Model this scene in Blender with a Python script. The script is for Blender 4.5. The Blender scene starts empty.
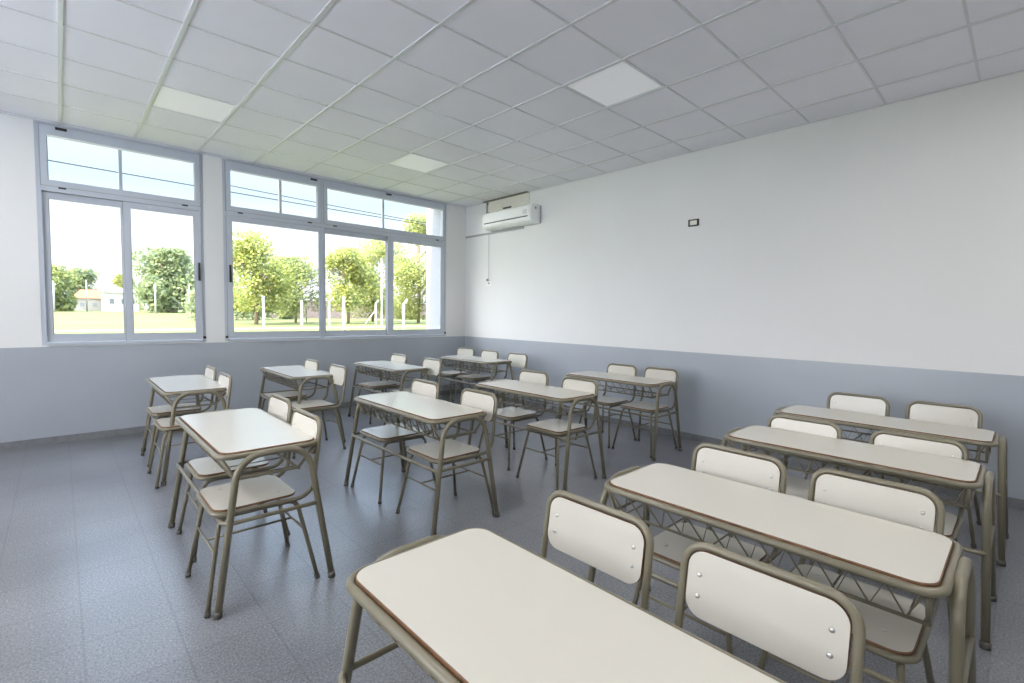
import bpy, bmesh, math, random
from mathutils import Vector, Matrix

C = bpy.context.scene.collection
PI = math.pi
rnd = random.Random(7)

# ------------------------------------------------------------------ materials
def new_mat(name):
    m = bpy.data.materials.new(name); m.use_nodes = True
    return m, m.node_tree, m.node_tree.nodes['Principled BSDF']

def plain(name, col, rough=0.5, metal=0.0, spec=0.5, noise=0.0, nscale=8.0, bump=0.0, bscale=60.0, coat=0.0):
    m, nt, b = new_mat(name)
    b.inputs['Base Color'].default_value = (*col, 1)
    b.inputs['Roughness'].default_value = rough
    b.inputs['Metallic'].default_value = metal
    b.inputs['Specular IOR Level'].default_value = spec
    b.inputs['Coat Weight'].default_value = coat
    tc = nt.nodes.new('ShaderNodeTexCoord')
    if noise:
        n = nt.nodes.new('ShaderNodeTexNoise'); n.inputs['Scale'].default_value = nscale; n.inputs['Detail'].default_value = 4
        r = nt.nodes.new('ShaderNodeValToRGB')
        lo = [c * (1 - noise) for c in col]; hi = [min(1, c * (1 + noise)) for c in col]
        r.color_ramp.elements[0].position = .3; r.color_ramp.elements[1].position = .7
        r.color_ramp.elements[0].color = (*lo, 1); r.color_ramp.elements[1].color = (*hi, 1)
        nt.links.new(tc.outputs['Object'], n.inputs['Vector']); nt.links.new(n.outputs['Fac'], r.inputs['Fac'])
        nt.links.new(r.outputs['Color'], b.inputs['Base Color'])
    if bump:
        n = nt.nodes.new('ShaderNodeTexNoise'); n.inputs['Scale'].default_value = bscale; n.inputs['Detail'].default_value = 3
        bp = nt.nodes.new('ShaderNodeBump'); bp.inputs['Strength'].default_value = bump; bp.inputs['Distance'].default_value = .01
        nt.links.new(tc.outputs['Object'], n.inputs['Vector']); nt.links.new(n.outputs['Fac'], bp.inputs['Height'])
        nt.links.new(bp.outputs['Normal'], b.inputs['Normal'])
    return m

def emit(name, col, s):
    m, nt, b = new_mat(name)
    b.inputs['Base Color'].default_value = (.8, .8, .8, 1)
    b.inputs['Emission Color'].default_value = (*col, 1); b.inputs['Emission Strength'].default_value = s
    return m

WHITE_WALL = plain('white_wall_paint', (.765, .765, .755), .7, noise=.012, nscale=1.3, bump=.05, bscale=90)
GREY_WALL = plain('grey_gloss_dado_paint', (.39, .42, .465), .28, spec=.9, noise=.03, nscale=1.5, bump=.04, bscale=60)
BASE = plain('grey_baseboard', (.20, .205, .215), .5, noise=.1, nscale=20)
TILE = plain('ceiling_tile', (.87, .865, .92), .9, noise=.015, nscale=2.0, bump=.15, bscale=220)
TBAR = plain('ceiling_t_bar', (.66, .67, .69), .35)
ALU = plain('painted_aluminium', (.52, .56, .63), .35, metal=.15)
BLACK = plain('black_plastic', (.02, .02, .022), .4)
LAMINATE = plain('cream_laminate', (.60, .572, .505), .24, noise=.012, nscale=4, coat=.0)
EDGE = plain('brown_edge', (.17, .085, .04), .55, noise=.25, nscale=30)
TUBE = plain('olive_beige_enamel', (.19, .17, .118), .30, noise=.06, nscale=9)
CAP = plain('grey_rubber_cap', (.09, .085, .075), .7)
STEEL = plain('zinc_bolt', (.62, .62, .60), .3, metal=.85)
ACW = plain('white_plastic', (.90, .90, .90), .35)
GREYP = plain('grey_plastic', (.33, .34, .35), .5)
DARK = plain('dark_cavity', (.05, .05, .045), .9)
SLOT = plain('shadow_gap_grey', (.22, .21, .19), .8)
CREAM = plain('raw_plaster', (.78, .75, .68), .8, noise=.03, nscale=14)
CONC = plain('pale_concrete', (.42, .41, .39), .8, noise=.12, nscale=3)
BUTT = plain('shade_toned_white_render', (.33, .34, .39), .8)  # white buttress wall, its shade put into the colour
EXTWALL = plain('white_render', (.80, .80, .82), .8)
TRUNK = plain('bark', (.30, .22, .17), .9, noise=.25, nscale=6)
ROOFTILE = plain('orange_roof_tile', (.36, .12, .045), .8, noise=.15, nscale=3)
WIRE = plain('dark_cable', (.03, .03, .035), .6)
HOUSE = plain('pale_house_render', (.36, .33, .30), .8, noise=.05)
WINDARK = plain('dark_window_glass', (.25, .27, .30), .1)
def leafmat(name, a, b_):
    m, nt, b = new_mat(name)
    tc = nt.nodes.new('ShaderNodeTexCoord'); n = nt.nodes.new('ShaderNodeTexNoise'); n.inputs['Scale'].default_value = .9; n.inputs['Detail'].default_value = 5
    r = nt.nodes.new('ShaderNodeValToRGB'); r.color_ramp.elements[0].position = .38; r.color_ramp.elements[1].position = .62
    r.color_ramp.elements[0].color = (*a, 1); r.color_ramp.elements[1].color = (*b_, 1)
    nt.links.new(tc.outputs['Object'], n.inputs['Vector']); nt.links.new(n.outputs['Fac'], r.inputs['Fac']); nt.links.new(r.outputs['Color'], b.inputs['Base Color'])
    b.inputs['Roughness'].default_value = .6
    tr = nt.nodes.new('ShaderNodeBsdfTranslucent'); nt.links.new(r.outputs['Color'], tr.inputs['Color'])
    mx = nt.nodes.new('ShaderNodeMixShader'); mx.inputs['Fac'].default_value = .45
    out = nt.nodes['Material Output']
    nt.links.new(b.outputs[0], mx.inputs[1]); nt.links.new(tr.outputs[0], mx.inputs[2]); nt.links.new(mx.outputs[0], out.inputs['Surface'])
    return m
LEAF_Y = leafmat('yellow_green_leaves', (.20, .25, .075), (.44, .44, .10))
LEAF_G = leafmat('mid_green_leaves', (.18, .235, .13), (.32, .36, .15))
LEAF_M = leafmat('pale_green_leaves', (.19, .24, .10), (.38, .40, .12))

# glass: straight-through transmission with a fresnel reflection
def glassmat():
    m = bpy.data.materials.new('window_glass'); m.use_nodes = True
    nt = m.node_tree; nt.nodes.clear()
    o = nt.nodes.new('ShaderNodeOutputMaterial'); t = nt.nodes.new('ShaderNodeBsdfTransparent'); g = nt.nodes.new('ShaderNodeBsdfGlossy')
    t.inputs['Color'].default_value = (.97, .985, 1, 1); g.inputs['Roughness'].default_value = .02
    f = nt.nodes.new('ShaderNodeFresnel'); f.inputs['IOR'].default_value = 1.35
    ge = nt.nodes.new('ShaderNodeNewGeometry'); mr = nt.nodes.new('ShaderNodeMapRange')   # same thin-pane reflectance on both faces
    mr.inputs['To Min'].default_value = 1.35; mr.inputs['To Max'].default_value = 1/1.35
    nt.links.new(ge.outputs['Backfacing'], mr.inputs['Value']); nt.links.new(mr.outputs['Result'], f.inputs['IOR'])
    x = nt.nodes.new('ShaderNodeMixShader')
    nt.links.new(f.outputs[0], x.inputs['Fac']); nt.links.new(t.outputs[0], x.inputs[1]); nt.links.new(g.outputs[0], x.inputs[2]); nt.links.new(x.outputs[0], o.inputs['Surface'])
    return m
GLASS = glassmat()

def floormat():
    m, nt, b = new_mat('granite_floor_tiles')
    L = nt.links.new; N = nt.nodes.new
    tc = N('ShaderNodeTexCoord')
    n1 = N('ShaderNodeTexNoise'); n1.inputs['Scale'].default_value = 105; n1.inputs['Detail'].default_value = 5; n1.inputs['Roughness'].default_value = .75
    v = N('ShaderNodeTexVoronoi'); v.inputs['Scale'].default_value = 100
    n2 = N('ShaderNodeTexNoise'); n2.inputs['Scale'].default_value = 1.1; n2.inputs['Detail'].default_value = 4
    for n in (n1, v, n2): L(tc.outputs['Object'], n.inputs['Vector'])
    r = N('ShaderNodeValToRGB'); e = r.color_ramp.elements
    e[0].position = .32; e[0].color = (.075, .078, .092, 1); e[1].position = .70; e[1].color = (.345, .342, .35, 1)
    k = r.color_ramp.elements.new(.5); k.color = (.172, .176, .196, 1)
    L(n1.outputs['Fac'], r.inputs['Fac'])
    sp = N('ShaderNodeValToRGB'); sp.color_ramp.elements[0].position = .0; sp.color_ramp.elements[0].color = (1.5, 1.45, 1.4, 1)
    sp.color_ramp.elements[1].position = .32; sp.color_ramp.elements[1].color = (1, 1, 1, 1)
    L(v.outputs['Distance'], sp.inputs['Fac'])
    mu = N('ShaderNodeMix'); mu.data_type = 'RGBA'; mu.blend_type = 'MULTIPLY'; mu.inputs[0].default_value = 1
    L(r.outputs['Color'], mu.inputs[6]); L(sp.outputs['Color'], mu.inputs[7])
    ra = N('ShaderNodeMapRange'); ra.clamp = False; ra.inputs['From Min'].default_value = .3; ra.inputs['From Max'].default_value = .7; ra.inputs['To Min'].default_value = .80; ra.inputs['To Max'].default_value = 1.20
    L(n2.outputs['Fac'], ra.inputs['Value'])
    mu2 = N('ShaderNodeMix'); mu2.data_type = 'RGBA'; mu2.blend_type = 'MULTIPLY'; mu2.inputs[0].default_value = 1
    cc = N('ShaderNodeCombineColor')
    for i in range(3): L(ra.outputs['Result'], cc.inputs[i])
    L(mu.outputs[2], mu2.inputs[6]); L(cc.outputs['Color'], mu2.inputs[7])
    # joints
    mp = N('ShaderNodeMapping'); mp.inputs['Location'].default_value = (5.36, 4.30, 0)
    L(tc.outputs['Object'], mp.inputs['Vector'])
    br = N('ShaderNodeTexBrick'); br.offset = 0; br.squash = 1
    br.inputs['Scale'].default_value = 1; br.inputs['Mortar Size'].default_value = .005; br.inputs['Mortar Smooth'].default_value = .3
    br.inputs['Brick Width'].default_value = .32; br.inputs['Row Height'].default_value = .3825
    br.inputs['Color1'].default_value = (1, 1, 1, 1); br.inputs['Color2'].default_value = (.95, .95, .95, 1); br.inputs['Mortar'].default_value = (.80, .79, .79, 1)
    L(mp.outputs['Vector'], br.inputs['Vector'])
    mu3 = N('ShaderNodeMix'); mu3.data_type = 'RGBA'; mu3.blend_type = 'MULTIPLY'; mu3.inputs[0].default_value = 1
    L(mu2.outputs[2], mu3.inputs[6]); L(br.outputs['Color'], mu3.inputs[7]); L(mu3.outputs[2], b.inputs['Base Color'])
    rr = N('ShaderNodeMapRange'); rr.inputs['From Min'].default_value = .35; rr.inputs['From Max'].default_value = .65; rr.inputs['To Min'].default_value = .30; rr.inputs['To Max'].default_value = .30
    L(n2.outputs['Fac'], rr.inputs['Value']); L(rr.outputs['Result'], b.inputs['Roughness'])
    b.inputs['Specular IOR Level'].default_value = .7
    n3 = N('ShaderNodeTexNoise'); n3.inputs['Scale'].default_value = 5; n3.inputs['Detail'].default_value = 3
    L(tc.outputs['Object'], n3.inputs['Vector'])
    bp = N('ShaderNodeBump'); bp.inputs['Strength'].default_value = .06; bp.inputs['Distance'].default_value = .02
    L(n3.outputs['Fac'], bp.inputs['Height'])
    return m
FLOOR = floormat()

def lawnmat():
    m, nt, b = new_mat('lawn_grass')
    L = nt.links.new; N = nt.nodes.new
    tc = N('ShaderNodeTexCoord'); n = N('ShaderNodeTexNoise'); n.inputs['Scale'].default_value = .12; n.inputs['Detail'].default_value = 8; n.inputs['Roughness'].default_value = .65
    L(tc.outputs['Object'], n.inputs['Vector'])
    r = N('ShaderNodeValToRGB'); e = r.color_ramp.elements
    e[0].position = .35; e[0].color = (.075, .095, .02, 1); e[1].position = .66; e[1].color = (.165, .155, .042, 1)
    k = e.new(.5); k.color = (.105, .118, .024, 1)
    L(n.outputs['Fac'], r.inputs['Fac']); L(r.outputs['Color'], b.inputs['Base Color']); b.inputs['Roughness'].default_value = .9
    return m
LAWN = lawnmat()
PATH = plain('pale_path', (.17, .16, .13), .9, noise=.12, nscale=1)

def brickmat():
    m, nt, b = new_mat('pink_brick')
    tc = nt.nodes.new('ShaderNodeTexCoord'); br = nt.nodes.new('ShaderNodeTexBrick')
    br.inputs['Color1'].default_value = (.26, .17, .155, 1); br.inputs['Color2'].default_value = (.34, .24, .22, 1); br.inputs['Mortar'].default_value = (.34, .31, .29, 1)
    br.inputs['Scale'].default_value = 1.2
    mp = nt.nodes.new('ShaderNodeMapping'); mp.inputs['Rotation'].default_value = (PI/2, 0, 0)
    nt.links.new(tc.outputs['Object'], mp.inputs['Vector']); nt.links.new(mp.outputs['Vector'], br.inputs['Vector']); nt.links.new(br.outputs['Color'], b.inputs['Base Color'])
    b.inputs['Roughness'].default_value = .9
    return m
BRICK = brickmat()

# ------------------------------------------------------------------ mesh helpers
def box(bm, x0, x1, y0, y1, z0, z1, mi=0):
    if x0 > x1: x0, x1 = x1, x0
    if y0 > y1: y0, y1 = y1, y0
    if z0 > z1: z0, z1 = z1, z0
    v = [bm.verts.new(p) for p in ((x0,y0,z0),(x1,y0,z0),(x1,y1,z0),(x0,y1,z0),(x0,y0,z1),(x1,y0,z1),(x1,y1,z1),(x0,y1,z1))]
    for f in ((0,3,2,1),(4,5,6,7),(0,1,5,4),(1,2,6,5),(2,3,7,6),(3,0,4,7)):
        fc = bm.faces.new([v[i] for i in f]); fc.material_index = mi

def fillet(pts, rad, closed=False, seg=6):
    """round the corners of a polyline; rad is one radius or one per point"""
    n = len(pts); P = [Vector(p) for p in pts]
    R = rad if isinstance(rad, (list, tuple)) else [rad] * n
    out = []
    for i in range(n):
        if not closed and i in (0, n - 1): out.append(P[i]); continue
        a, b, c = P[i - 1], P[i], P[(i + 1) % n]
        u = (a - b).normalized(); v = (c - b).normalized()
        ang = u.angle(v)
        r = R[i]
        if r <= 0 or ang > PI - .02: out.append(b); continue
        d = min(r / math.tan(ang / 2), .49 * (a - b).length, .49 * (c - b).length)
        r2 = d * math.tan(ang / 2)
        bis = (u + v).normalized(); cen = b + bis * (r2 / math.sin(ang / 2))
        s = b + u * d - cen; e = b + v * d - cen
        tot = s.angle(e); ax = s.cross(e).normalized()
        for k in range(seg + 1):
            out.append(cen + Matrix.Rotation(tot * k / seg, 3, ax) @ s)
    return out

def tube(bm, pts, r, closed=False, sides=10, caps=True):
    P = [Vector(p) for p in pts]; n = len(P)
    rings = []
    def tan(i):
        if closed: return (P[(i + 1) % n] - P[i - 1]).normalized()
        if i == 0: return (P[1] - P[0]).normalized()
        if i == n - 1: return (P[-1] - P[-2]).normalized()
        return ((P[i] - P[i-1]).normalized() + (P[i+1] - P[i]).normalized()).normalized()
    t0 = tan(0); up = Vector((0, 0, 1)) if abs(t0.z) < .9 else Vector((0, 1, 0))
    u = (up - t0 * up.dot(t0)).normalized(); prev = t0
    for i in range(n):
        t = tan(i)
        ax = prev.cross(t)
        if ax.length > 1e-7: u = Matrix.Rotation(prev.angle(t), 3, ax.normalized()) @ u
        u = (u - t * u.dot(t)).normalized(); w = t.cross(u); prev = t
        rings.append([bm.verts.new(P[i] + (u * math.cos(2*PI*k/sides) + w * math.sin(2*PI*k/sides)) * r) for k in range(sides)])
    m = n if closed else n - 1
    for i in range(m):
        a, b = rings[i], rings[(i + 1) % n]
        off = 0
        if closed and i == n - 1:
            off = min(range(sides), key=lambda q: (a[0].co - b[q].co).length)
        for k in range(sides):
            f = bm.faces.new((a[k], a[(k+1) % sides], b[(k+1+off) % sides], b[(k+off) % sides])); f.smooth = True
    if caps and not closed:
        bm.faces.new(rings[0][::-1]); bm.faces.new(rings[-1])

def rrect(x0, x1, y0, y1, r, seg=6):
    out = []
    for cx, cy, a0 in ((x1-r, y1-r, 0), (x0+r, y1-r, 90), (x0+r, y0+r, 180), (x1-r, y0+r, 270)):
        for k in range(seg + 1):
            a = math.radians(a0 + 90 * k / seg); out.append((cx + r*math.cos(a), cy + r*math.sin(a)))
    return out

def slab(bm, outline, z0, z1, M=None, side_mi=1, top_mi=0, bev=.0015):
    """plate with faces top_mi and rim side_mi; a hairline chamfer on both rims"""
    n = len(outline)
    cx = sum(p[0] for p in outline)/n; cy = sum(p[1] for p in outline)/n
    def ring(z, s):
        vs = []
        for x, y in outline:
            d = math.hypot(x-cx, y-cy); q = (d - s)/d
            p = Vector((cx + (x-cx)*q, cy + (y-cy)*q, z))
            vs.append(bm.verts.new(M @ p if M else p))
        return vs
    r0, r1, r2, r3 = ring(z0, bev), ring(z0 + bev, 0), ring(z1 - bev, 0), ring(z1, bev)
    for a, b, mi in ((r0, r1, side_mi), (r1, r2, side_mi), (r2, r3, side_mi)):
        for k in range(n):
            f = bm.faces.new((a[k], a[(k+1) % n], b[(k+1) % n], b[k])); f.material_index = mi
    f = bm.faces.new(r3); f.material_index = top_mi
    f = bm.faces.new(r0[::-1]); f.material_index = top_mi

def disc(bm, c, axis, r, h, sides=12, dome=False):
    axis = Vector(axis).normalized(); u = axis.orthogonal().normalized(); w = axis.cross(u); c = Vector(c)
    prof = [(r, 0), (r, h*.5), (r*.75, h*.9), (r*.3, h)] if dome else [(r, 0), (r, h)]
    rings = [[bm.verts.new(c + axis*z + (u*math.cos(2*PI*k/sides) + w*math.sin(2*PI*k/sides))*q) for k in range(sides)] for q, z in prof]
    for a, b in zip(rings, rings[1:]):
        for k in range(sides):
            f = bm.faces.new((a[k], a[(k+1) % sides], b[(k+1) % sides], b[k])); f.smooth = dome
    bm.faces.new(rings[0][::-1]); bm.faces.new(rings[-1])

def obj(name, bm, mats, parent=None, loc=None):
    bmesh.ops.recalc_face_normals(bm, faces=bm.faces)
    me = bpy.data.meshes.new(name); bm.to_mesh(me); bm.free()
    for m in (mats if isinstance(mats, (list, tuple)) else [mats]): me.materials.append(m)
    o = bpy.data.objects.new(name, me); C.objects.link(o)
    if parent: o.parent = parent
    if loc: o.location = loc
    return o

def tag(o, label=None, cat=None, group=None, kind=None):
    if label: o['label'] = label
    if cat: o['category'] = cat
    if group: o['group'] = group
    if kind: o['kind'] = kind
    return o

def empty(name, loc=(0, 0, 0), rz=0):
    o = bpy.data.objects.new(name, None); C.objects.link(o); o.location = loc; o.rotation_euler = (0, 0, rz); o.empty_display_size = .1
    return o

def copy_tree(o, parent=None):
    c = o.copy(); C.objects.link(c)
    if parent: c.parent = parent
    for ch in list(o.children): copy_tree(ch, c)
    return c

B = bmesh.new

# ------------------------------------------------------------------ room shell
H = 3.35; DADO = 1.031; X0 = -8.7; Y0 = -8.7; TW = .16
W1 = (-5.535, -4.062); W2 = (-3.855, -.43); WZ = (1.045, 3.345)

bm = B(); box(bm, X0 - .2, .2, Y0 - .2, TW, -.12, 0); tag(obj('floor', bm, FLOOR), 'grey speckled granite tile floor of the classroom', 'floor', kind='structure')

def wall_piece(bm, x0, x1, y0, y1, z0, z1):
    if z0 < DADO < z1:
        box(bm, x0, x1, y0, y1, z0, DADO, 1); box(bm, x0, x1, y0, y1, DADO, z1, 0)
    else: box(bm, x0, x1, y0, y1, z0, z1, 1 if z1 <= DADO + 1e-4 else 0)

bm = B()
wall_piece(bm, X0 - .2, .2, 0, TW, 0, DADO)
wall_piece(bm, X0 - .2, W1[0], 0, TW, DADO, H + .1)
wall_piece(bm, W1[1], W2[0], 0, TW, DADO, H + .1)
wall_piece(bm, W2[1], .2, 0, TW, DADO, H + .1)
for w in (W1, W2):
    wall_piece(bm, w[0], w[1], 0, TW, DADO, WZ[0]); wall_piece(bm, w[0], w[1], 0, TW, WZ[1], H + .1)
tag(obj('wall_left', bm, [WHITE_WALL, GREY_WALL]), 'window wall, white above and grey below', 'wall', kind='structure')
bm = B(); wall_piece(bm, 0, .2, Y0 - .2, 0, 0, H + .1)
tag(obj('wall_right', bm, [WHITE_WALL, GREY_WALL]), 'long white wall with grey lower band', 'wall', kind='structure')
bm = B(); wall_piece(bm, X0 - .2, 0, Y0 - .2, Y0, 0, H + .1)
tag(obj('wall_back', bm, [WHITE_WALL, GREY_WALL]), 'wall behind the camera', 'wall', kind='structure')
bm = B(); XB = (X0 - .2, X0)
wall_piece(bm, *XB, Y0, -5.9, 0, H + .1); wall_piece(bm, *XB, -1.7, 0, 0, H + .1)
for a, b in ((-5.9, -1.7),): wall_piece(bm, *XB, a, b, 0, DADO); wall_piece(bm, *XB, a, b, 3.2, H + .1)  # opening for the added window
tag(obj('wall_front', bm, [WHITE_WALL, GREY_WALL]), 'wall at the front of the classroom', 'wall', kind='structure')

for nm, a in (('baseboard_left', (X0, 0, -.014, 0)), ('baseboard_right', (-.014, 0, Y0, -.014)), ('baseboard_back', (X0, 0, Y0, Y0 + .014)), ('baseboard_front', (X0, X0 + .014, Y0, 0))):
    bm = B(); box(bm, a[0], a[1], a[2], a[3], 0, .075)
    tag(obj(nm, bm, BASE), 'grey baseboard strip', 'baseboard', kind='structure')
# exterior: eave slab and the white buttress wall at the right of the wide window
bm = B(); box(bm, X0 - .4, .4, TW, .42, 3.38, 3.55); tag(obj('trim_1', bm, EXTWALL), 'roof eave outside the windows', 'eave', kind='structure')
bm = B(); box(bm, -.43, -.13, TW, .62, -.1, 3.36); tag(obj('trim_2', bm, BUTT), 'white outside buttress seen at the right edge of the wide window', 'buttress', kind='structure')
bm = B(); box(bm, X0 - .4, .4, Y0 - .4, .4, 3.55, 3.65); tag(obj('trim_3', bm, EXTWALL), 'flat roof slab', 'roof', kind='structure')

# ceiling: tiles with T bars
GX0 = -5.337; GY0 = -3.07; GX = .61; GY = .5974
LIT = {(1, 2): 0, (5, 2): 1, (5, -3): 2}
HID = [(1, -3), (-3, 2), (-3, -3), (-3, -8), (1, -8), (5, -8)]  # out-of-view cells given added bright panels to fill the room with light
bm = B()
xs = sorted({X0, 0.0} | {GX0 + GX * i for i in range(-20, 20) if X0 < GX0 + GX * i < -.02})
ys = sorted({Y0, 0.0} | {GY0 + GY * j for j in range(-20, 20) if Y0 < GY0 + GY * j < -.02})
holes = [(GX0 + GX * i, GY0 + GY * j) for i, j in list(LIT) + HID]
for i in range(len(xs) - 1):
    for j in range(len(ys) - 1):
        if any(abs(xs[i] - hx) < .01 and abs(ys[j] - hy) < .01 for hx, hy in holes): continue
        box(bm, xs[i], xs[i+1], ys[j], ys[j+1], H, H + .02, 0)
for x in xs[1:-1]: box(bm, x - .013, x + .013, Y0, 0, H - .007, H, 1)
for y in ys[1:-1]:
    for i in range(len(xs) - 1): box(bm, xs[i] + (.013 if i else 0), xs[i+1] - (.013 if i < len(xs) - 2 else 0), y - .008, y + .008, H - .005, H, 1)
box(bm, X0, 0, -.018, 0, H - .006, H, 1); box(bm, -.018, 0, Y0, -.018, H - .006, H, 1)
box(bm, X0, 0, Y0, 0, H + .06, H + .08, 0)
tag(obj('ceiling', bm, [TILE, TBAR]), 'suspended ceiling of square white tiles', 'ceiling', kind='structure')

PANEL_LABELS = ['square ceiling light panel just inside the narrow left window',
                'square ceiling light panel just inside the wide window',
                'square ceiling light panel in the middle of the ceiling, nearest the camera']
VIS = emit('led_panel_dim', (.94, .96, 1), .10)
HIDM = emit('added_led_panel_bright', (1, .975, .95), 13)  # glow of the added panels only
for n, (i, j) in enumerate(list(LIT) + HID):
    x = GX0 + GX * i; y = GY0 + GY * j
    t = empty('ceiling_light', (x + GX/2, y + GY/2, H))
    bm = B()
    for a in ((-GX/2+.013, -GX/2+.025, -GY/2+.008, GY/2-.008), (GX/2-.025, GX/2-.013, -GY/2+.008, GY/2-.008), (-GX/2+.025, GX/2-.025, -GY/2+.008, -GY/2+.02), (-GX/2+.025, GX/2-.025, GY/2-.02, GY/2-.008)):
        box(bm, *a, -.003, .02)
    obj('light_frame', bm, TBAR, t)
    bm = B(); box(bm, -GX/2+.025, GX/2-.025, -GY/2+.02, GY/2-.02, .002, .015)
    obj('diffuser', bm, VIS if n < 3 else HIDM, t)
    if n < 3: tag(t, PANEL_LABELS[n], 'ceiling light', 'ceiling light panels')
    else: tag(t, 'unseen ceiling panel added to brighten the room', 'ceiling light', 'added ceiling panels outside the view')

# ------------------------------------------------------------------ windows
def bar(bm, x0, x1, z0, z1, y0=-.012, y1=.05): box(bm, x0, x1, y0, y1, z0, z1)
def frame_ring(name, x0, x1, z0, z1, w, y0, y1, parent, wb=None, wt=None):
    wb = wb or w; wt = wt or w
    bm = B(); bar(bm, x0, x0 + w, z0, z1, y0, y1); bar(bm, x1 - w, x1, z0, z1, y0, y1)
    bar(bm, x0 + w, x1 - w, z0, z0 + wb, y0, y1); bar(bm, x0 + w, x1 - w, z1 - wt, z1, y0, y1)
    return obj(name, bm, ALU, parent)
def pane(x0, x1, z0, z1, y, parent):
    bm = B(); g = .006
    for q in ((x0, x0 + g, z0, z1), (x1 - g, x1, z0, z1), (x0 + g, x1 - g, z0, z0 + g), (x0 + g, x1 - g, z1 - g, z1)): box(bm, q[0], q[1], y - .004, y, q[2], q[3])
    obj('glazing_seal', bm, GREYP, parent)
    bm = B(); box(bm, x0, x1, y, y + .005, z0, z1); return obj('pane', bm, GLASS, parent)

def window(n, wx, label, lower, mull, uppers):
    t = tag(empty('window_%d' % n, (0, 0, 0)), label, 'window', kind='structure')
    x0, x1 = wx; z0, z1 = WZ
    bm = B(); f = .038
    bar(bm, x0, x0 + f, z0, z1, .004, .09); bar(bm, x1 - f, x1, z0, z1, .004, .09)
    bar(bm, x0 + f, x1 - f, z0, z0 + .03, -.02, .09); bar(bm, x0 + f, x1 - f, z1 - .02, z1, -.006, .09)
    bar(bm, x0 + f, x1 - f, 2.648, 2.70, -.018, .09)
    if mull: bar(bm, mull - .02, mull + .02, z0 + .03, 2.648, -.015, .09); bar(bm, mull - .02, mull + .02, 2.70, z1 - .02, -.015, .09)
    obj('window_frame', bm, ALU, t)
    for (a, b, m) in uppers:
        s = frame_ring('hopper_sash', a, b, 2.706, 3.322, .054, -.018, .035, t, wb=.06, wt=.10)
        bm = B(); bar(bm, m - .016, m + .016, 2.763, 3.222, .0, .03); obj('glazing_bar', bm, ALU, s)
        pane(a + .054, b - .054, 2.763, 3.222, .012, s)
        bm = B(); box(bm, a + .056, b - .056, -.026, -.002, 3.205, 3.221); obj('white_strip', bm, ACW, s)
        bm = B()
        for q in ((a - .005, a, 2.70, 3.325), (b, b + .005, 2.70, 3.325), (a, b, 2.70, 2.7055), (a, b, 3.3225, 3.326)): box(bm, q[0], q[1], -.0195, .02, q[2], q[3])
        obj('sash_gap_shade', bm, GREYP, s)  # grey ring stands in for the shade in the gap round the sash
        for q in (a + .16, b - .16):
            bm = B(); box(bm, q - .03, q + .03, -.022, -.012, 2.684, 2.70); obj('sash_catch', bm, BLACK, s)
    for (a, b, wl, wr, yy) in lower:
        bm = B(); bar(bm, a, a + wl, 1.078, 2.645, yy, yy + .03); bar(bm, b - wr, b, 1.078, 2.645, yy, yy + .03)
        bar(bm, a + wl, b - wr, 1.078, 1.158, yy, yy + .03); bar(bm, a + wl, b - wr, 2.583, 2.645, yy, yy + .03)
        s = obj('sliding_sash', bm, ALU, t)
        bm = B()
        for q in ((a - .004, a, 1.078, 2.645), (b, b + .004, 1.078, 2.645)): box(bm, q[0], q[1], yy - .0015, yy + .03, q[2], q[3])
        obj('edge_gap_shade', bm, GREYP, s)  # grey strips stand in for the shaded gap at the sash sides
        pane(a + wl, b - wr, 1.158, 2.583, yy + .013, s)
    return t
t1 = window(1, W1, 'narrow left window with two sliding panes', [(-5.497, -4.80, .05, .055, .035), (-4.84, -4.098, .06, .07, -.008)], None, [(-5.497, -4.098, -4.853)])
t2 = window(2, W2, 'wide window with three panes beside the corner',
            [(-3.82, -2.62, .062, .03, -.008), (-2.58, -1.50, .035, .065, .035), (-1.56, -.468, .10, .075, -.008)], -2.60,
            [(-3.82, -2.62, -3.163), (-2.58, -.468, -1.633)])
for n, (a, b) in ((3, (-5.9, -1.7)),):  # unseen window, added to bring more light into the room
    t = tag(empty('window_%d' % n), 'unseen large window added in the front wall to let in light', 'window', kind='structure')
    x = X0 - .12; m = (a + b)/2
    bm = B()
    for q in ((a, a + .05, DADO, 3.2), (b - .05, b, DADO, 3.2), (a + .05, b - .05, DADO, DADO + .05), (a + .05, b - .05, 3.15, 3.2), (m - .03, m + .03, DADO + .05, 3.15)): box(bm, x, x + .06, *q)
    obj('window_frame', bm, ALU, t)
    for q in ((a + .05, m - .03), (m + .03, b - .05)):
        bm = B(); box(bm, x + .02, x + .025, *q, DADO + .05, 3.15); obj('pane', bm, GLASS, t)
for t, x in ((t1, -4.125), (t2, -3.785)):
    bm = B(); box(bm, x - .011, x + .011, -.03, -.004, 1.80, 2.02); obj('latch', bm, BLACK, t)
for t, x in ((t1, -4.08), (t2, -3.835), (t2, -.448)):
    bm = B(); disc(bm, (x, -.006, 1.10), (0, -1, 0), .016, .012); obj('stop_bolt', bm, BLACK, t)
for t, x in ((t1, -5.33), (t2, -2.72), (t2, -1.55)):
    bm = B(); box(bm, x - .045, x + .045, -.028, -.012, 3.285, 3.312); obj('top_catch', bm, BLACK, t)

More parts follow.
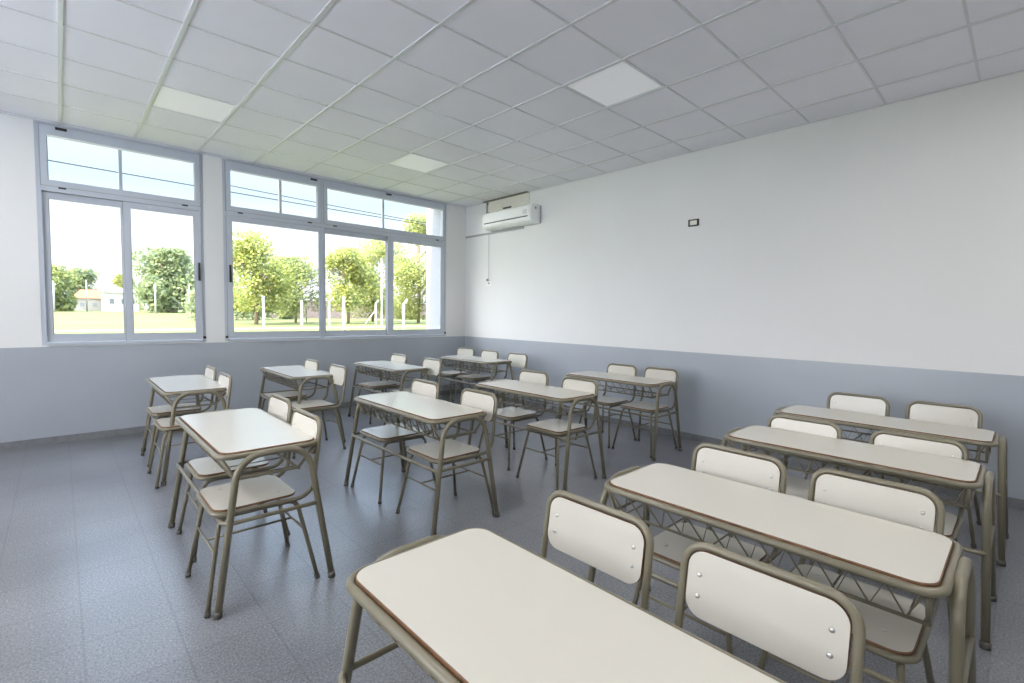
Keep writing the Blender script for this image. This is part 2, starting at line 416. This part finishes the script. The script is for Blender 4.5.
# ------------------------------------------------------------------ desks
FW, FL, ZT = .273, .64, .741
def make_desk():
    t = empty('school_desk')
    bm = B(); slab(bm, rrect(-.2275, .2275, -.568, .568, .06, 8), ZT - .018, ZT, bev=.0035)
    obj('tabletop', bm, [LAMINATE, EDGE], t)
    bm = B(); tube(bm, fillet([(-.240, -.580, .722), (.240, -.580, .722), (.240, .580, .722), (-.240, .580, .722)], .07, True, 8), .0135, True, 12)
    for y in (-.2, .2): tube(bm, [(-.238, y, .712), (.238, y, .712)], .008, sides=8)
    obj('top_frame', bm, TUBE, t)
    for s in (-1, 1):
        bm = B()
        tube(bm, fillet([(-FW, s*FL, .004), (-.165, s*.605, .724), (.165, s*.605, .724), (FW, s*FL, .004)], [0, .13, .13, 0], False, 10), .0165, sides=14)
        leg = obj('leg_frame', bm, TUBE, t)
        for q in (-1, 1):
            bm = B(); tube(bm, [(q*FW, s*FL, 0), (q*(FW-.0045), s*(FL-.001), .03)], .0195, sides=12); obj('foot_cap', bm, CAP, leg)
    bm = B()
    zf = .42; xf = FW - .108 * zf / .72
    yf = .624
    P = fillet([(xf, yf, zf), (-xf - .028, yf, zf), (-xf - .028, -yf, zf), (xf, -yf, zf)], [0, .045, .045, 0], False, 6)
    tube(bm, P, .0105, sides=10)
    obj('footrest', bm, TUBE, t)
    bm = B(); zr = .598
    for x in (-.165, .135): tube(bm, [(x, -.555, zr), (x, .555, zr)], .0065, sides=8)
    for y in (-.548, .548): tube(bm, fillet([(-.225, y, .712), (-.165, y, zr + .004), (.135, y, zr + .004), (.225, y, .712)], [0, .03, .03, 0], False, 4), .0075, sides=8)
    for k in range(6): tube(bm, [(-.165, -.5 + k*.2, zr), (.135, -.5 + k*.2, zr)], .0033, sides=6)
    r = obj('book_rack', bm, TUBE, t)
    bm = B(); n = 12; L = 1.08; pts = []
    for k in range(n):
        y = -L/2 + L*k/n
        pts += [(-.228, y, .712), (-.167, y + L/n/2, zr)]
    pts.append((-.228, L/2, .712))
    tube(bm, pts, .0045, sides=6)
    obj('zigzag_wire', bm, TUBE, r)
    return t

DESKS = [  # x, y, rotation(deg), label
 ('A1', -4.54, -1.59, 0, 'cream topped double desk beside the window wall, leftmost of the four far desks'),
 ('A2', -3.4, -1.25, 0, 'double desk along the windows, second from left of the four far desks'),
 ('A3', -2.24, -1.31, 0, 'double desk under the wide window, third from left of the four far desks'),
 ('A4', -0.86, -1.37, 0, 'double desk tucked in the far corner of the room below the air conditioner'),
 ('B1', -4.62, -3.84, 0, 'arched end double desk standing leftmost in the middle row beside the open floor'),
 ('B2', -3.42, -3.845, 0, 'middle row double desk second from left, directly behind the leftmost middle row desk'),
 ('B3', -2.165, -3.865, 0, 'middle row double desk third from left, in the centre of the photo'),
 ('B4', -0.81, -3.875, 0, 'middle row desk closest to the long white wall'),
 ('C1', -4.61, -6.33, 0, 'large foreground desk cut off by the bottom edge of the photo'),
 ('C2', -3.44, -6.333, 0, 'long desk with zigzag wire rack right behind the two nearest chair backs'),
 ('C3', -2.17, -6.33, 0, 'near row double desk third from the camera, second from the right wall'),
 ('C4', -1.08, -6.305, 0, 'near row desk farthest from the camera, closest to the right wall'),
]
desk0 = make_desk(); pos = {}
for n, (k, x, y, r, lab) in enumerate(DESKS):
    o = desk0 if n == 0 else copy_tree(desk0)
    o.location = (x, y, 0); o.rotation_euler = (0, 0, math.radians(r)); pos[k] = (x, y)
    o.scale = (1, {'C1': .972, 'C2': .972, 'C3': .985, 'C4': 1.055}.get(k, 1.005), {'A': 1.02, 'B': 1.02, 'C': .968}[k[0]] if k not in ('C1', 'A4') else {'C1': .99, 'A4': 1.045}[k])
    tag(o, lab, 'desk', 'double school desks')

# ------------------------------------------------------------------ chairs
def make_chair():
    t = empty('school_chair')
    sz = .455
    # continuous loop: seat rim + back posts + top bar
    bm = B()
    P = [(-.225, -.205, sz), (-.225, .205, sz), (.235, .205, sz - .008), (.29, .203, .845), (.29, -.203, .845), (.235, -.205, sz - .008)]
    tube(bm, fillet(P, [.06, .06, .09, .065, .065, .09], True, 8), .0115, True, 12)
    obj('tube_frame', bm, TUBE, t)
    bm = B(); slab(bm, rrect(-.222, .165, -.200, .200, .055, 7), sz + .008, sz + .020, bev=.003)
    seat = obj('seat', bm, [LAMINATE, EDGE], t)
    for sx in (-.13, .09):
        for sy in (-.12, .12):
            bm = B(); disc(bm, (sx, sy, sz + .022), (0, 0, 1), .006, .002, 10, True); obj('rivet', bm, STEEL, seat)
    # backrest plate lies in the plane of the posts
    a = Vector((.29 - .235, 0, .845 - .447)).normalized()
    M = Matrix.Translation(Vector((.29, 0, .845)) - a * .108) @ Matrix(((0, a.x, -a.z), (1, 0, 0), (0, a.z, a.x))).to_4x4()
    bm = B(); slab(bm, rrect(-.189, .189, -.088, .095, .048, 7), -.004, .010, M, bev=.001)
    back = obj('backrest', bm, [LAMINATE, EDGE], t)
    for u in (-.155, .155):
        for v in (-.030, .028):
            bm = B(); disc(bm, M @ Vector((u, v, .010)), M.to_3x3() @ Vector((0, 0, 1)), .0062, .004, 12, True); obj('bolt', bm, STEEL, back)
    # brackets that tie the plate to the posts
    bm = B()
    for v in (-.030, .028):
        tube(bm, [M @ Vector((-.175, v, -.008)), M @ Vector((.175, v, -.008))], .004, sides=6)
    obj('back_bracket', bm, TUBE, t)
    for s in (-1, 1):
        bm = B()
        tube(bm, fillet([(-.268, s*.236, .004), (-.195, s*.170, sz - .024), (.165, s*.170, sz - .026), (.25, s*.236, .004)], [0, .055, .055, 0], False, 7), .011, sides=12)
        lg = obj('leg_frame', bm, TUBE, t)
        for q, dx in ((-.268, .004), (.25, -.005)):
            bm = B(); tube(bm, [(q, s*.236, 0), (q + dx, s*.232, .026)], .0135, sides=10); obj('foot_cap', bm, CAP, lg)
    zs = .27; f = zs / (sz - .024); yy = .236 - .066 * f
    xa = -.268 + .073 * f; xb = .25 - .085 * f
    for x in (xa, xb):
        bm = B(); tube(bm, [(x, -yy, zs), (x, yy, zs)], .0065, sides=8); obj('stretcher', bm, TUBE, t)
    bm = B(); tube(bm, [(xa, 0, zs), (xb, 0, zs)], .0065, sides=8); obj('stretcher', bm, TUBE, t)
    return t

CHAIRS = [  # desk, side, x, y, rotation
 ('A1', 'n', -4.592, -2.036, 0),
 ('A1', 'f', -4.57, -1.346, 0),
 ('A2', 'n', -3.49, -1.93, 0),
 ('A2', 'f', -3.492, -1.186, 0),
 ('A3', 'n', -2.223, -1.843, 0),
 ('A3', 'f', -2.24, -1.044, 0),
 ('A4', 'n', -0.715, -1.846, 0),
 ('A4', 'f', -0.715, -1.205, 0),
 ('B1', 'n', -4.66, -4.21, 0),
 ('B1', 'f', -4.605, -3.58, 0),
 ('B2', 'n', -3.385, -4.21, 0),
 ('B2', 'f', -3.4, -3.5, 0),
 ('B3', 'n', -2.205, -4.227, 0),
 ('B3', 'f', -2.13, -3.56, 0),
 ('B4', 'n', -0.764, -4.226, 0),
 ('B4', 'f', -0.783, -3.722, 0),
 ('C1', 'n', -4.41, -6.594, 0),
 ('C1', 'f', -4.41, -6.076, 0),
 ('C2', 'n', -3.385, -6.634, 0),
 ('C2', 'f', -3.385, -6.119, 0),
 ('C3', 'n', -2.195, -6.623, 0),
 ('C3', 'f', -2.195, -6.059, 0),
 ('C4', 'n', -0.905, -6.617, 0),
 ('C4', 'f', -0.905, -6.09, 0),
]
WHICH = {'A1': 'the leftmost far desk', 'A2': 'the second desk along the windows', 'A3': 'the third desk along the windows', 'A4': 'the far corner desk',
 'B1': 'the lone left desk', 'B2': 'the second middle row desk', 'B3': 'the third middle row desk', 'B4': 'the last middle row desk',
 'C1': 'the cut off foreground desk', 'C2': 'the second near row desk', 'C3': 'the third near row desk', 'C4': 'the last near row desk'}
chair0 = make_chair()
for n, (k, side, x, y, r) in enumerate(CHAIRS):
    o = chair0 if n == 0 else copy_tree(chair0)
    o.location = (x, y, 0); o.rotation_euler = (0, 0, math.radians(r)); o.scale = (1, 1, .94 if k == 'C3' else .972 if k[0] == 'C' else 1.015)
    tag(o, 'cream chair with olive tubes at %s, nearer the %s' % (WHICH[k], 'windows' if side == 'f' else 'camera'), 'chair', 'school chairs')
o = copy_tree(chair0); o.location = (-0.70, -0.60, 0); o.rotation_euler = (0, 0, math.radians(6))
tag(o, 'shaded spare chair in the very corner, just behind the far corner desk', 'chair', 'school chairs')

# ------------------------------------------------------------------ things on the right wall
t = tag(empty('air_conditioner', (0, -1.29, 2.835)), 'white split air conditioner mounted high on the white wall near the corner', 'air conditioner'); t.scale = (1, 1, .93)
bm = B()
prof = [(0, .30), (-.15, .30), (-.205, .27), (-.225, .20), (-.225, .09), (-.20, .03), (-.13, .0), (0, .0)]
L2 = .56
va = [bm.verts.new((x, -L2, z)) for x, z in prof]; vb = [bm.verts.new((x, L2, z)) for x, z in prof]
for i in range(len(prof)):
    j = (i + 1) % len(prof); bm.faces.new((va[i], va[j], vb[j], vb[i]))
bm.faces.new(va[::-1]); bm.faces.new(vb)
bmesh.ops.bevel(bm, geom=[e for e in bm.edges if abs(e.verts[0].co.y - e.verts[1].co.y) < 1e-4], offset=.008, segments=2, affect='EDGES')
obj('body', bm, ACW, t)
bm = B(); box(bm, -.232, -.224, -L2 + .03, L2 - .03, .112, .258); obj('front_panel', bm, ACW, t)
bm = B(); box(bm, -.228, -.19, -L2 + .05, L2 - .05, .088, .104); obj('air_slot', bm, DARK, t)
bm = B(); box(bm, -.222, -.216, -L2 + .05, L2 - .05, .05, .083); obj('louver', bm, ACW, t)
bm = B(); box(bm, -.234, -.231, -L2 + .06, -L2 + .15, .13, .21); obj('display_window', bm, plain('pale_grey_plastic', (.68, .69, .70), .3), t)
bm = B(); disc(bm, (-.11, -L2, .235), (0, -1, 0), .02, .006); obj('screw_cover', bm, GREYP, t)
bm = B(); box(bm, -.012, 0, -L2 - .02, L2 + .02, .0, .285); obj('mounting_plate', bm, GREYP, t)

bm = B(); box(bm, -.02, 0, -1.62, -.66, 3.16, 3.335, 0); box(bm, -.045, -.02, -1.02, -.93, 3.17, 3.215, 0)
box(bm, -.022, -.02, -1.22, -1.02, 3.165, 3.19, 1)
tag(obj('pipe_boxing', bm, [CREAM, DARK]), 'cream plaster boxing between the top of the air conditioner and the ceiling', 'boxing')
bm = B(); tube(bm, [(-.045, -.635, 3.345), (-.045, -.635, 3.12)], .014, sides=10)
for z in (3.15, 3.30): box(bm, -.032, 0, -.650, -.620, z, z + .02)
tag(obj('drain_pipe', bm, GREYP), 'short dark vertical pipe left of the plaster boxing above the air conditioner', 'pipe')
bm = B(); box(bm, -.085, -.02, -1.62, -.56, 3.336, 3.343)
tag(obj('ceiling_slot', bm, SLOT), 'dark gap strip in the ceiling edge above the air conditioner', 'gap')
bm = B(); box(bm, -.022, 0, -1.5, -.02, 2.796, 2.826)
tag(obj('cable_trunking', bm, GREYP), 'thin grey horizontal cable trunking running under the air conditioner to the corner', 'trunking')
bm = B()
tube(bm, fillet([(-.01, -.655, 2.80), (-.012, -.655, 2.55), (-.018, -.667, 2.35), (-.012, -.66, 2.10), (-.02, -.66, 2.03)], .04), .0028, sides=6)
tag(obj('power_cord', bm, GREYP), 'thin cord hanging down the white wall below the air conditioner', 'cord')
t = tag(empty('wall_socket', (0, -.665, 1.965)), 'small white wall socket under the hanging cord near the corner', 'socket')
bm = B(); box(bm, -.010, 0, -.06, .06, -.035, .035); bmesh.ops.bevel(bm, geom=bm.edges[:], offset=.003, segments=2, affect='EDGES'); obj('plate', bm, ACW, t)
bm = B(); box(bm, -.013, -.010, -.028, .028, -.014, .014); obj('receptacle', bm, GREYP, t)
bm = B(); box(bm, -.045, -.013, .0, .03, .035, .075); obj('plug', bm, GREYP, t)
t = tag(empty('junction_box', (0, -4.31, 2.533)), 'small black framed box with a pale face high on the white wall', 'junction box'); t.scale = (1, .88, .82)
bm = B()
for a in ((-.07, .07, .032, .047), (-.07, .07, -.047, -.032), (-.07, -.050, -.032, .032), (.050, .07, -.032, .032)): box(bm, -.018, 0, a[0], a[1], a[2], a[3])
obj('bezel', bm, BLACK, t)
bm = B(); box(bm, -.010, 0, -.050, .050, -.032, .032); obj('face', bm, plain('pale_face', (.78, .77, .70), .6), t)

# ------------------------------------------------------------------ outside
bm = B(); prof = [(TW, 0), (66, 0), (78, .12), (90, .38), (104, .66), (120, .78), (700, .8)]
rows = [[bm.verts.new((x, y, z)) for x in (-260, 420)] for y, z in prof] + [[bm.verts.new((x, 700, -.3)) for x in (-260, 420)], [bm.verts.new((x, TW, -.3)) for x in (-260, 420)]]
for i in range(len(rows)):
    a, b = rows[i], rows[(i + 1) % len(rows)]; bm.faces.new((a[0], a[1], b[1], b[0]))
tag(obj('lawn', bm, LAWN), 'sunlit yellow-green lawn outside the windows', 'lawn', kind='structure')
bm = B(); box(bm, -200, X0 - .2, -200, TW, -.3, 0); tag(obj('added_bounce_yard', bm, EXTWALL), 'unseen pale ground added to bounce light up into the room', 'yard', kind='structure')  # added out of view as a pale reflector for the ceiling
bm = B()
for i in range(30):
    a = i/30; b_ = (i+1)/30
    def pt(s): return (-6 + 26*s + 4*math.sin(s*2.2), 33 + 4*s)
    p, q = pt(a), pt(b_)
    vs = [bm.verts.new(v) for v in ((p[0], p[1]-1.4, .012), (q[0], q[1]-1.4, .012), (q[0], q[1]+1.4, .012), (p[0], p[1]+1.4, .012))]
    bm.faces.new(vs)
tag(obj('footpath', bm, PATH), 'pale dirt path crossing the lawn', 'path', kind='structure')

def fence_post(x, y, h, label, bent=True, brace=False, r=.085):
    t = tag(empty('fence_post', (x, y, 0)), label, 'fence post', 'concrete fence posts')
    bm = B(); box(bm, -r, r, -r, r, 0, h - (.35 if bent else 0))
    if bent:
        v = [(-r, h - .35), (r, h - .35), (r + .32, h), (-r + .40, h + .12)]
        f0 = [bm.verts.new((a, -r, b)) for a, b in v]; f1 = [bm.verts.new((a, r, b)) for a, b in v]
        for i in range(4): bm.faces.new((f0[i], f0[(i+1) % 4], f1[(i+1) % 4], f1[i]))
        bm.faces.new(f0[::-1]); bm.faces.new(f1)
    obj('post', bm, CONC, t)
    if brace:
        bm = B(); tube(bm, [(-1.3, 0, .05), (0, 0, 1.7)], .06, sides=6); obj('brace', bm, CONC, t)
fence_post(7.5, 38.2, 2.7, 'concrete post in front of the leftmost tree in the wide window', False)
fence_post(11.9, 41.5, 2.5, 'straight fence post in the left pane of the wide window, before the lower tree', False)
fence_post(17.6, 56, 2.7, 'farther slim fence post right beside the straight one at the lower tree', False)
fence_post(14.6, 41.5, 2.7, 'bent topped fence post hugging the mullion of the wide window')
fence_post(10.85, 29.6, 2.6, 'tallest straight fence post in the middle pane of the wide window', False)
fence_post(21.5, 54, 2.5, 'farther straight fence post in the middle pane of the wide window', False)
fence_post(20.5, 43.0, 2.7, 'bent topped fence post with a diagonal brace in the middle pane', True, True)
fence_post(16.5, 30.2, 2.5, 'bent topped fence post in the right pane of the wide window')
fence_post(19.9, 40.5, 7.2, 'very tall slim pole behind the right pane stile of the wide window', False, r=.07)
for x, y, h, lab in ((-6.0, 105, 5.8, 'slim white pole at the left edge of the narrow window'), (-1.6, 113, 6.6, 'slim white pole in front of the orange roof'),
                  (7.0, 98, 5.8, 'slim white pole in front of the round tree, left of its trunk'), (12.0, 98, 5.9, 'slim white pole right of the round tree trunk')):
    bm = B(); tube(bm, [(x, y, 0), (x, y, h)], .13, sides=8)
    tag(obj('light_pole', bm, CONC), lab, 'pole', 'white poles across the field')

bm = B(); box(bm, 20, 75, 80, 80.4, 0, 3.1); box(bm, 20, 75, 79.9, 80.5, 3.1, 3.3)
tag(obj('brick_wall', bm, BRICK), 'pinkish brick boundary wall behind the fence and trees', 'brick wall')

def tree(x, y, h, w, mat, label, trunk=.3, seed=0, base=.22, n=5200, leaf=.30):
    R = random.Random(seed)
    t = tag(empty('tree', (x, y, 0)), label, 'tree', 'trees beyond the lawn')
    bm = B()
    tube(bm, [(0, 0, 0), (.1, 0, h*.25), (-.1, .1, h*.5), (0, 0, h*.75)], trunk*.5, sides=8)
    for k in range(6):
        a = R.random()*2*PI
        tube(bm, [(0, 0, h*(.22+.07*k)), (math.cos(a)*w*.28, math.sin(a)*w*.28, h*(.40+.07*k))], trunk*.2, sides=6)
    obj('trunk', bm, TRUNK, t)
    blobs = []
    for k in range(17):
        a = R.random()*2*PI; zz = base + (1 - base)*R.random()
        rad = w*.5*math.sqrt(max(.05, 1 - ((zz - .55)/.5)**2))*R.random()**.6*.72
        blobs.append((Vector((math.cos(a)*rad, math.sin(a)*rad, h*min(zz, .86))), w*(.15 + .10*R.random())))
    blobs.append((Vector((0, 0, h*.6)), w*.3)); blobs.append((Vector((0, 0, h*.84)), w*.19))
    bm = B()
    for k in range(n):
        c, r = R.choice(blobs)
        d = Vector((R.gauss(0, 1), R.gauss(0, 1), R.gauss(0, 1))).normalized() * r * R.random()**.35
        p = c + d
        if p.z > h: p.z = h - .2*R.random()
        if p.z < h*base*.8: continue
        s = leaf*(.5 + R.random())*.5
        u = Vector((R.gauss(0, 1), R.gauss(0, 1), R.gauss(0, 1))).normalized(); v = u.orthogonal().normalized()
        q = [p + u*s, p + v*s*.7, p - u*s, p - v*s*.7]
        bm.faces.new([bm.verts.new(z) for z in q])
    me = bpy.data.meshes.new('crown'); bm.to_mesh(me); bm.free(); me.materials.append(mat)
    c = bpy.data.objects.new('crown', me); C.objects.link(c); c.parent = t
    return t
tree(9.3, 47, 9.4, 9.5, LEAF_Y, 'big yellow-green tree filling the left pane of the wide window', .4, 1, .17, 9000)
tree(15.6, 54, 7.8, 8.0, LEAF_M, 'lower tree between the big left tree and the mullion of the wide window', .3, 2, .12, 7000)
tree(20.0, 49, 8.9, 7.5, LEAF_Y, 'rounded yellow tree in the middle pane of the wide window', .35, 3, .2, 7500)
tree(29.3, 61, 12.4, 11.5, LEAF_Y, 'tall tree behind the stile between middle and right panes', .4, 4, .06, 12000)
tree(29.8, 49, 15.0, 10.5, LEAF_Y, 'tallest yellow-green tree at the right side of the wide window, beside the buttress', .45, 15, .04, 14000)
tree(11.4, 112, 13.4, 17, LEAF_G, 'round green tree in the right pane of the narrow window', .7, 6, .06, 9000, .7)
tree(-6.5, 112, 8.8, 9.0, LEAF_M, 'yellowish tree at the left edge of the narrow window', .5, 7, .08, 4500, .6)
tree(-1.6, 140, 10.2, 9.0, LEAF_G, 'small green tree behind the orange roofed house', .5, 8, .15, 4000, .6)
tree(6.4, 139, 9.4, 7.0, LEAF_Y, 'small yellow tree next to the central stile of the narrow window', .4, 9, .08, 3600, .5)
tree(-12.5, 128, 9.4, 9.0, LEAF_Y, 'leftmost far yellow tree, half hidden by the window frame', .5, 10, .12, 3000, .6)
tree(24.5, 130, 11.5, 10.0, LEAF_M, 'far tree right of the round green tree, behind the pillar', .5, 11, .12, 3000, .6)
hb = random.Random(3)
for k in range(5):
    xx = [8, 13, 17, 22, 44][k]; yy = [66, 70, 72, 76, 77][k]
    tree(xx, yy, [4.2, 4.6, 4.2, 3.8, 5][k], 5.5, LEAF_G, ['dark low bush behind the big tree at the left of the wide window', 'dark low bush right of the big tree trunk', 'dark low bush at the mullion of the wide window', 'dark low bush in front of the brick wall', 'dark bush at the right end of the brick wall'][k], .2, 20 + k, .02, 1800, .4)

def house(x, y, w, d, h, rh, label, wallm, roofm):
    t = tag(empty('house', (x, y, 0)), label, 'house')
    bm = B(); box(bm, -w/2, w/2, -d/2, d/2, 0, h); obj('walls', bm, wallm, t)
    bm = B(); a = [(-w/2-.4, -d/2-.4, h), (w/2+.4, -d/2-.4, h), (w/2+.4, d/2+.4, h), (-w/2-.4, d/2+.4, h), (-w/2+w*.2, 0, h+rh), (w/2-w*.2, 0, h+rh)]
    v = [bm.verts.new(p) for p in a]
    for f in ((0,1,5,4), (1,2,5), (2,3,4,5), (3,0,4), (3,2,1,0)): bm.faces.new([v[i] for i in f])
    obj('roof', bm, roofm, t)
    for q in (-.28, .05, .3):
        bm = B(); box(bm, q*w-.35, q*w+.35, -d/2-.05, -d/2+.02, h*.5, h*.72); obj('window', bm, WINDARK, t)
house(-.2, 131, 6.0, 8, 3.4, 1.9, 'distant house with an orange tiled roof between trees', HOUSE, ROOFTILE)
house(3.9, 122, 5.6, 7, 4.6, 1.0, 'distant white house beside the orange roofed one', EXTWALL, CONC)

for yy, zz, lab in ((12, 5.58, 'lower dark overhead cable crossing outside the top panes'), (14, 6.05, 'upper dark overhead cable crossing outside the wide window')):
    bm = B(); x_0 = -14 if zz < 6 else -1.5
    pts = [(x_0 + (30 - x_0)*k/20, yy + .3*k/20, zz + .25*((k/10 - 1)**2) - .1) for k in range(21)]
    tube(bm, pts, .018, sides=6)
    o = tag(obj('overhead_cable', bm, WIRE), lab, 'cable')

# ------------------------------------------------------------------ sky
w = bpy.data.worlds.new('sky'); bpy.context.scene.world = w; w.use_nodes = True
nt = w.node_tree; bg = nt.nodes['Background']
tc = nt.nodes.new('ShaderNodeTexCoord'); sx = nt.nodes.new('ShaderNodeSeparateXYZ')
nt.links.new(tc.outputs['Generated'], sx.inputs[0])
rp = nt.nodes.new('ShaderNodeValToRGB'); e = rp.color_ramp.elements
S = 10.0
def c(r, g, b): return (r/S, g/S, b/S, 1)
e[0].position = 0; e[0].color = c(.88, .88, .88)
e[1].position = 1; e[1].color = c(3.2, 3.9, 4.8)
for p_, col in ((.135, c(.80, .83, .86)), (.20, c(.54, .70, .82)), (.36, c(.75, 1.0, 1.3)), (.55, c(2.8, 3.4, 4.2))):
    q = e.new(p_); q.color = col
nt.links.new(sx.outputs['Z'], rp.inputs['Fac'])
# the half of the sky on the sun's side, beyond the front of the room, is brighter
mr = nt.nodes.new('ShaderNodeMapRange'); mr.inputs['From Min'].default_value = -.18; mr.inputs['From Max'].default_value = -.75
nt.links.new(sx.outputs['X'], mr.inputs['Value'])
mx = nt.nodes.new('ShaderNodeMix'); mx.data_type = 'RGBA'
nt.links.new(mr.outputs['Result'], mx.inputs[0]); nt.links.new(rp.outputs['Color'], mx.inputs[6]); mx.inputs[7].default_value = (.52, .52, .53, 1)
nt.links.new(mx.outputs[2], bg.inputs['Color']); bg.inputs['Strength'].default_value = S
su = bpy.data.lights.new('sun', 'SUN'); su.energy = 8.0; su.angle = math.radians(1.5); su.color = (1, .93, .80)
so = bpy.data.objects.new('sun', su); C.objects.link(so)
d = Vector((-.62, -.05, .80)); so.rotation_euler = d.to_track_quat('Z', 'Y').to_euler(); so.location = (10, -10, 20)

# ------------------------------------------------------------------ camera
yaw, pitch, roll = .75302, -.05691, .014916
f = Vector((math.sin(yaw)*math.cos(pitch), math.cos(yaw)*math.cos(pitch), math.sin(pitch)))
r = Vector((math.cos(yaw), -math.sin(yaw), 0)); u = r.cross(f)
r2 = r*math.cos(roll) + u*math.sin(roll); u2 = -r*math.sin(roll) + u*math.cos(roll)
cam = bpy.data.cameras.new('camera'); co = bpy.data.objects.new('camera', cam); C.objects.link(co)
M = Matrix((r2, u2, -f)).transposed().to_4x4(); M.translation = Vector((-5.396, -7.016, 1.448)); co.matrix_world = M
cam.sensor_width = 36; cam.lens = 482.92 * 36 / 1024; cam.clip_start = .05; cam.clip_end = 2000
sc = bpy.context.scene; sc.camera = co
sc.view_settings.view_transform = 'Standard'; sc.view_settings.look = 'None'; sc.view_settings.gamma = 1; sc.view_settings.exposure = .80
sc.view_settings.use_curve_mapping = False
try:
    sc.cycles.use_denoising = True; sc.cycles.max_bounces = 10; sc.cycles.diffuse_bounces = 7; sc.cycles.transparent_max_bounces = 16
    sc.cycles.sample_clamp_indirect = 6; sc.cycles.caustics_reflective = False; sc.cycles.caustics_refractive = False
except Exception: pass
